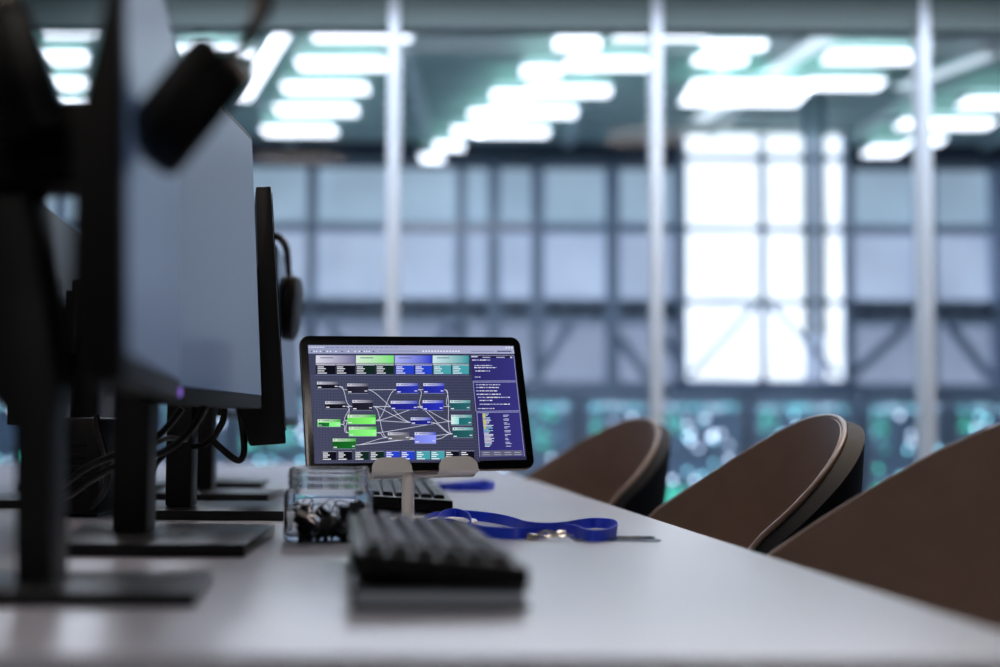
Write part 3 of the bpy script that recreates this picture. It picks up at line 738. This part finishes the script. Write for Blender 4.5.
bm = nb(); lathe(bm, [(.0, 0), (.057, 0), (.0585, .0015), (.0585, .0045), (.057, .006), (0, .006)], 64, Matrix.Translation(V((pc.x+.025, pz.y-.012, DZ)))); obj('base', bm, 'white', st)

# ------------------------------------------------------------------ jar of clips
jc = at(329, 520, 1.445); jc.z = DZ
jar = thing('glass_jar', 'open square glass jar with ribbed neck holding black binder clips', 'jar', jc, R(4))
hw = .0445
prof = [(hw*.9, 0), (hw*.98, .003), (hw, .008), (hw, .046), (hw*.97, .051), (hw*.89, .0535), (hw*.89, .057), (hw*.92, .0585), (hw*.89, .060), (hw*.89, .064), (hw*.92, .0655), (hw*.89, .067), (hw*.89, .0725), (hw*.86, .0735),
        (hw*.83, .0725), (hw*.83, .054), (hw*.92, .048), (hw*.93, .010), (hw*.85, .006)]
bm = nb(); lathe(bm, prof, 64, None, sq=7); obj('body', bm, 'jar', jar, ang=50)
def clip_proto():
    t = thing('binder_clip', 'black binder clip with wire handles heaped inside the glass jar', 'clip', (0, 0, 0), 0, 'black binder clips in the glass jar')
    bm = nb(); w = .0095
    for sgn in (1, -1):
        prism(bm, [V((-w, sgn*.0004, 0)), V((-w, sgn*.0055, -.011)), V((-w, sgn*.0062, -.0108)), V((-w, sgn*.0010, .0004))], (2*w, 0, 0))
    box(bm, (-w, -.006, -.0115), (w, .006, -.0108))
    obj('body', bm, 'clipblack', t, smooth=False)
    for sgn in (1, -1):
        bm = nb()
        tube(bm, smooth_path([V((-.006, sgn*.001, 0)), V((-.006, sgn*.004, .007)), V((-.004, sgn*.0055, .014)), V((0, sgn*.006, .016)), V((.004, sgn*.0055, .014)), V((.006, sgn*.004, .007)), V((.006, sgn*.001, 0))], 4), .0006, 6)
        obj('handle', bm, 'steel', t)
    return t
cp = clip_proto()
rnd = random.Random(4)
ring = [(-.025, -.024), (-.006, -.026), (.014, -.024), (.026, -.02), (-.026, .0), (-.009, -.004), (.01, -.004), (.026, .002), (-.025, .021), (-.007, .02), (.011, .02), (.026, .023)]
cl2 = [(x, y, .0165) for x, y in ring] + [(-.022, -.02, .029), (.024, -.018, .030), (-.004, .004, .030), (.02, .006, .030), (-.022, .012, .030)]
for i, (x, y, z) in enumerate(cl2):
    o = cp if i == 0 else dup(cp)
    o.location = (jc.x+x, jc.y+y, DZ+z+rnd.uniform(-.001, .001)); o.rotation_euler = (rnd.uniform(-1.4, 1.4), rnd.uniform(-1, 1), rnd.uniform(0, 6.28)); s = rnd.uniform(.85, 1.02); o.scale = (s, s, s)

# ------------------------------------------------------------------ keyboards
def keyboard(label, A, B, C_, D_, zl, zr, h, rows, cols, name='keyboard'):
    """A near-left, B near-right, C_ far-right, D_ far-left plan corners; zl/zr height of the underside left/right"""
    t = thing(name, label, 'keyboard', (A.x, A.y, DZ))
    org = V((A.x, A.y, DZ))
    A, B, C_, D_ = [V((p.x, p.y, z)) for p, z in ((A, zl), (B, zr), (C_, zr), (D_, zl))]
    def P(u, v, w):  # u left->right, v near->far
        a = A.lerp(B, u); b_ = D_.lerp(C_, u); return a.lerp(b_, v)+V((0, 0, w))-org
    bm = nb()
    lo = [P(0, 0, 0), P(1, 0, 0), P(1, 1, 0), P(0, 1, 0)]; prism(bm, lo, (0, 0, h), bev=.003); obj('case', bm, 'kbody', t)
    U = (B-A).length; Vv = (D_-A).length
    rr = random.Random(3)
    row_h = .86/rows
    for r_ in range(rows):
        v = .03; k = 0
        while v < .955:
            w = .052 if r_ not in (rows-1, 1, 2) else rr.choice([.052, .052, .062, .07])
            if r_ == rows-1 and abs(v-.38) < .03: w = .24
            w = min(w, .965-v)
            u0 = .07+r_*row_h+.006; u1 = u0+row_h-.022; v1 = v+w-.006
            bm = nb(); ins = .0016
            b0 = [P(u0, v, h-.001), P(u1, v, h-.001), P(u1, v1, h-.001), P(u0, v1, h-.001)]
            cc_ = sum(b0, V((0, 0, 0)))/4
            tp = [p_.lerp(cc_, .14)+V((0, 0, .0065)) for p_ in b0]
            vb = [bm.verts.new(p_) for p_ in b0]; vt = [bm.verts.new(p_) for p_ in tp]
            bm.faces.new(vb[::-1]); bm.faces.new(vt)
            for q in range(4): bm.faces.new((vb[q], vb[(q+1) % 4], vt[(q+1) % 4], vt[q]))
            bmesh.ops.bevel(bm, geom=list(bm.edges), offset=.0008, segments=2, affect='EDGES')
            obj('key', bm, 'key', t); v += w+.003
    return t
# near keyboard on a closed notebook
z1b = DZ+.013
A = onz(352, 590, z1b); B = onz(524, 592, z1b)
ax = V((-.115, 1, 0)).normalized(); A.y = B.y = .90; 
A = at(351, 590, .90); B = at(530, 590, .90); Lk = .36
Cf = B+ax*Lk; Df = A+ax*Lk
keyboard('near black keyboard seen end on, lying on a closed dark notebook', A, B, Cf, Df, DZ+.0245, DZ+.0142, .0135, 6, 20)
nbk = thing('notebook', 'closed dark notebook lying under the near black keyboard', 'notebook', (A.x, A.y, DZ))
def pl(P0, P1, off, L_, z0, z1, Mn, nm, par, org):
    bm = nb(); a = V((P0.x, P0.y, z0))-org; b_ = V((P1.x, P1.y, z0))-org
    prism(bm, [a, b_, b_+ax*L_, a+ax*L_], (0, 0, z1-z0), bev=.0008); return obj(nm, bm, Mn, par)
org = V((A.x, A.y, DZ))
pl(A, B, 0, .25, DZ, DZ+.0035, 'kbody', 'back_cover', nbk, org); pl(A+V((.002, .002, 0)), B+V((-.003, .002, 0)), 0, .245, DZ+.0035, DZ+.0115, 'paper', 'page_block', nbk, org); pl(A, B, 0, .25, DZ+.0115, DZ+.014, 'note', 'front_cover', nbk, org)
# keyboard feet along its high side
for s_ in (.27, .34):
    q = Df+(-ax)*(Lk-s_)
far_k = keyboard('farther black keyboard behind the tablet post and glass jar', onz(362, 515), onz(453, 514), onz(436, 492), onz(362, 492), DZ+.010, DZ+.002, .016, 6, 20)

# mouse behind the tablet
mp_ = onz(414, 486)
ms = thing('computer_mouse', 'black mouse beyond the farther keyboard, under the tablet edge', 'mouse', (mp_.x, mp_.y, DZ), R(100))
bm = nb(); bmesh.ops.create_uvsphere(bm, u_segments=32, v_segments=16, radius=1)
for v in bm.verts: v.co = V((v.co.x*.058, v.co.y*.034*(1-.12*v.co.x), max(v.co.z, 0)*.036*(1-.2*v.co.x)))
obj('body', bm, 'black', ms)
bm = nb(); lathe(bm, [(.0, -.004), (.009, -.004), (.009, .004), (0, .004)], 20, Matrix.Translation(V((.03, 0, .026))) @ Matrix.Rotation(PI/2, 4, 'X')); obj('scroll_wheel', bm, 'pole', ms)
for s_ in (-1, 1):
    bm = nb(); box(bm, (.0, s_*.014-.011, .029), (.045, s_*.014+.011, .031), Matrix.Rotation(.2, 4, 'Y'), bev=.001); obj('button', bm, 'kbody', ms)

# ------------------------------------------------------------------ lanyards
def ribbon(bm, pts, h=.012, th_=.0011, n=8, closed=False, lean=0):
    P = smooth_path(pts, n, closed)
    m_ = len(P); rings = []
    for i, p_ in enumerate(P):
        if closed: t = P[(i+1) % m_]-P[i-1]
        else: t = P[min(i+1, m_-1)]-P[max(i-1, 0)]
        t.z = 0; t.normalize(); s = V((t.y, -t.x, 0))*th_/2
        k = lean*math.sin(i*.11)*.004; tz = s.normalized()*k
        rings.append([bm.verts.new(p_-s), bm.verts.new(p_+s), bm.verts.new(p_+s+tz+V((0, 0, h))), bm.verts.new(p_-s+tz+V((0, 0, h)))])
    for i in range(m_ if closed else m_-1):
        A_, B_ = rings[i], rings[(i+1) % m_]
        for k in range(4): bm.faces.new((A_[k], A_[(k+1) % 4], B_[(k+1) % 4], B_[k]))
    if not closed: bm.faces.new(rings[0][::-1]); bm.faces.new(rings[-1])
def dz(px, py, lift=0.0006):
    p_ = onz(px, py); return V((p_.x, p_.y, DZ+lift))
ly = thing('lanyard', 'blue webbing lanyard looped on edge beside the tablet stand with a metal clasp', 'lanyard', (0, 0, 0))
bm = nb()
# long back strand from curl at left to the right hand loop and back to the stitched junction
ribbon(bm, [dz(546, 538), dz(520, 540), dz(496, 539), dz(480, 537), dz(466, 533), dz(452, 529), dz(436, 529), dz(424, 531), dz(421, 527), dz(430, 522.5), dz(446, 520.5), dz(463, 520), dz(482, 522), dz(500, 525), dz(516, 529), dz(528, 532), dz(545, 533.5), dz(563, 532.5), dz(580, 530), dz(596, 528.5), dz(610, 530), dz(616, 535), dz(610, 540.5), dz(596, 542.5), dz(584, 541), dz(577, 537), dz(568, 534.5)], .0115, lean=1)
obj('strap', bm, 'blue', ly, ang=60)
bm = nb()
ribbon(bm, [dz(466, 534), dz(471, 530), dz(468, 524, .002), dz(456, 521, .004), dz(444, 523, .004), dz(438, 528, .002), dz(441, 533)], .0115)
obj('curl', bm, 'blue', ly, ang=60)
bm = nb(); p_ = dz(538, 540, .002)
tube(bm, smooth_path([p_+V((0.0, 0, .004)), p_+V((.006, .001, .007)), p_+V((.014, .002, .006)), p_+V((.02, .001, .003)), p_+V((.014, 0, .0015)), p_+V((.006, 0, .002))], 5, True), .0014, 8, closed=True)
tube(bm, smooth_path([p_+V((.018, 0, .004)), p_+V((.024, 0, .007)), p_+V((.029, 0, .004)), p_+V((.024, 0, .0015))], 5, True), .0013, 8, closed=True)
box(bm, (p_.x-.012, p_.y-.003, DZ+.0006), (p_.x+.001, p_.y+.003, DZ+.0065), bev=.0015)
o = obj('clasp', bm, 'chrome', ly); o['label'] = 'shiny metal clasp'
a = dz(575, 541.5, .0005)
bm = nb(); box(bm, (0, 0, 0), (.088, .055, .0009), Matrix.Translation(a) @ Matrix.Rotation(R(3), 4, 'Z'), bev=.0003); tube(bm, [a+V((0, 0, .001)), a+V((.088, .0046, .001))], .0011, 6)
tag(obj('badge_holder', bm, 'badge'), 'clear plastic badge holder lying flat at the end of the near blue lanyard', 'badge holder')
ly2 = thing('lanyard', 'farther blurred blue lanyard lying on the desk beyond the tablet', 'lanyard', (0, 0, 0))
bm = nb(); ribbon(bm, [dz(437, 488), dz(452, 491), dz(472, 491.5), dz(488, 491), dz(494, 488.5), dz(486, 486), dz(468, 487), dz(450, 489), dz(440, 490)], .011); obj('strap', bm, 'blue', ly2)
bm = nb(); q = dz(434, 489, .001); tube(bm, smooth_path([q, q+V((-.008, 0, .006)), q+V((-.016, 0, .001)), q+V((-.008, 0, .001))], 5, True), .0016, 8, closed=True); obj('clasp', bm, 'chrome', ly2)

# ------------------------------------------------------------------ chairs
def make_chair(label):
    t = thing('tub_chair', label, 'chair', (0, 0, 0), 0, 'brown tub chairs along the desk')
    # local: faces -X ; origin on the floor under the seat centre; back top at +X
    nt_ = 48; ns = 16
    def rim(s):   # s in [-1,1], 0 at back top
        a = abs(s); sg = 1 if s >= 0 else -1
        x = .26-.54*a**2.1
        y = sg*.268*math.sin(min(1, a*1.25)*PI/2)**.95 * (1-.10*max(0, a-.55)/.45)
        z = .881-.30*(1-math.cos(min(a*1.08, 1)*PI/2*1.0))*1.05-.13*max(0, a-.6)/.4
        return V((x, y, z))
    def foot(s):  # seat perimeter
        a = s*PI*.80
        return V((-.02+.175*math.cos(a), .17*math.sin(a), .44))
    def surf(s, k, off=0):
        r_ = rim(s); f_ = foot(s)
        p_ = r_.lerp(f_, k)
        out = V((p_.x+.05, p_.y, 0)); 
        if out.length > 1e-6: out.normalize()
        bulge = math.sin(k*PI)*.028
        p_ = p_+out*(bulge+off)-V((0, 0, off*.35*k))
        return p_
    def grid(off, k0=0, k1=1):
        return [[surf(-1+2*i/nt_, k0+(k1-k0)*j/ns, off) for j in range(ns+1)] for i in range(nt_+1)]
    def shell(off_in, off_out, m_, name, par, drop=0):
        bm = nb(); G = grid(off_in); H = grid(off_out)
        a = [[bm.verts.new(p_) for p_ in r_] for r_ in G]; b_ = [[bm.verts.new(p_-V((0, 0, drop)) if j == 0 else p_) for j, p_ in enumerate(r_)] for r_ in H]
        for i in range(nt_):
            for j in range(ns):
                bm.faces.new((a[i][j], a[i+1][j], a[i+1][j+1], a[i][j+1])); bm.faces.new((b_[i][j], b_[i][j+1], b_[i+1][j+1], b_[i+1][j]))
            bm.faces.new((a[i][0], b_[i][0], b_[i+1][0], a[i+1][0])); bm.faces.new((a[i][ns], a[i+1][ns], b_[i+1][ns], b_[i][ns]))
        for i in (0, nt_):
            for j in range(ns): bm.faces.new((a[i][j], a[i][j+1], b_[i][j+1], b_[i][j]))
        return obj(name, bm, m_, par, ang=55)
    up_ = shell(-.004, .004, 'leather', 'upholstery', t)
    shell(.0045, .027, 'shell', 'shell', t, drop=.006)
    bm = nb(); tube(bm, [surf(-1+2*i/nt_, 0, .002)+V((0, 0, .001)) for i in range(nt_+1)], .0042, 10); obj('piping', bm, 'piping', up_)
    bm = nb(); lathe(bm, [(0, .425), (.16, .425), (.185, .44), (.19, .465), (.17, .48), (.1, .487), (0, .489)], 40, Matrix.Translation(V((-.035, 0, 0))), sq=3); obj('seat', bm, 'leather', t)
    bm = nb(); lathe(bm, [(0, .395), (.1, .395), (.16, .41), (.17, .424), (0, .424)], 32, Matrix.Translation(V((-.03, 0, 0)))); obj('seat_pan', bm, 'shell', t)
    bm = nb(); lathe(bm, [(.028, .06), (.028, .25), (.018, .25), (.018, .395)], 20, Matrix.Translation(V((-.03, 0, 0)))); obj('gas_column', bm, 'pole', t)
    for k in range(5):
        a = 2*PI*k/5; d = V((math.cos(a), math.sin(a), 0)); c_ = V((-.03, 0, 0))
        bm = nb(); tube(bm, [c_+d*.02+V((0, 0, .085)), c_+d*.15+V((0, 0, .075)), c_+d*.27+V((0, 0, .062))], lambda s: .018-.006*s, 8); lg = obj('leg', bm, 'pole', t)
        e = c_+d*.27; bm = nb()
        lathe(bm, [(0, -.012), (.024, -.012), (.028, -.006), (.028, .006), (.024, .012), (0, .012)], 16, Matrix.Translation(e+V((0, 0, .028))) @ Matrix.Rotation(PI/2, 4, 'X') ); tube(bm, [e+V((0, 0, .03)), e+V((0, 0, .062))], .006, 8); obj('caster', bm, 'rubber', lg)
    return t
ch = make_chair('farthest brown tub chair at the desk, turned slightly toward the camera')
def put(o, tx_, ty_, ang, s=1.0):
    # place so that the back top sits at (tx_, ty_)
    o.rotation_euler = (0, 0, ang); o.scale = (1, 1, 1)
    v = Matrix.Rotation(ang, 3, 'Z') @ V((.26, 0, 0)); o.location = (tx_-v.x, ty_-v.y, 0)
ca_, cb_ = dup(ch, 'middle brown tub chair, its dark outer shell edge showing on the right'), dup(ch, 'nearest brown tub chair, large at the right edge of the photo')
T1 = at(640, 420, 2.95); put(ch, T1.x, T1.y, R(22))
T2 = at(826, 414, 1.92); put(ca_, T2.x, T2.y, R(8))
T3 = at(1078, 412, 1.22); put(cb_, T3.x, T3.y, R(14))

# ------------------------------------------------------------------ added light panels of the near room
def added_lamp(x, y, w, d, mm, lb):  # unseen panel, put in to light the near room
    t = thing('ceiling_light', lb, 'light', (x, y, 2.8), 0, 'unseen panels added on the near office ceiling')
    obj('housing', bx((-w/2-.03, -d/2-.03, -.05), (w/2+.03, d/2+.03, 0), bev=.004), 'white', t)
    obj('diffuser', bx((-w/2, -d/2, -.056), (w/2, d/2, -.049)), mm, t)
added_lamp(1.3, 3.0, 1.2, .6, 'office', 'added square panel light above the chairs, over the frame')  # added to light desk and chairs from above
added_lamp(-1.4, 2.2, .6, .35, 'office', 'added small panel light above the monitors, over the frame')  # added weak light for the left side of the desk
added_lamp(-.3, -1.2, 1.2, .6, 'addedlow', 'added panel light behind the camera, over the frame')  # added to light the stand hooks and chairs from the front
added_lamp(.4, 5.2, 4.5, .3, 'addedcool', 'added long panel light beside the glass partition, over the frame')  # added to brighten the partition uprights

w = bpy.data.worlds.new('world'); S.world = w; w.use_nodes = True
bg = w.node_tree.nodes['Background']; bg.inputs[0].default_value = (.5, .6, .75, 1); bg.inputs[1].default_value = .3
S.cycles.max_bounces = 12; S.cycles.transmission_bounces = 12; S.cycles.transparent_max_bounces = 16; S.cycles.caustics_reflective = False; S.cycles.caustics_refractive = True
S.cycles.sample_clamp_indirect = 4
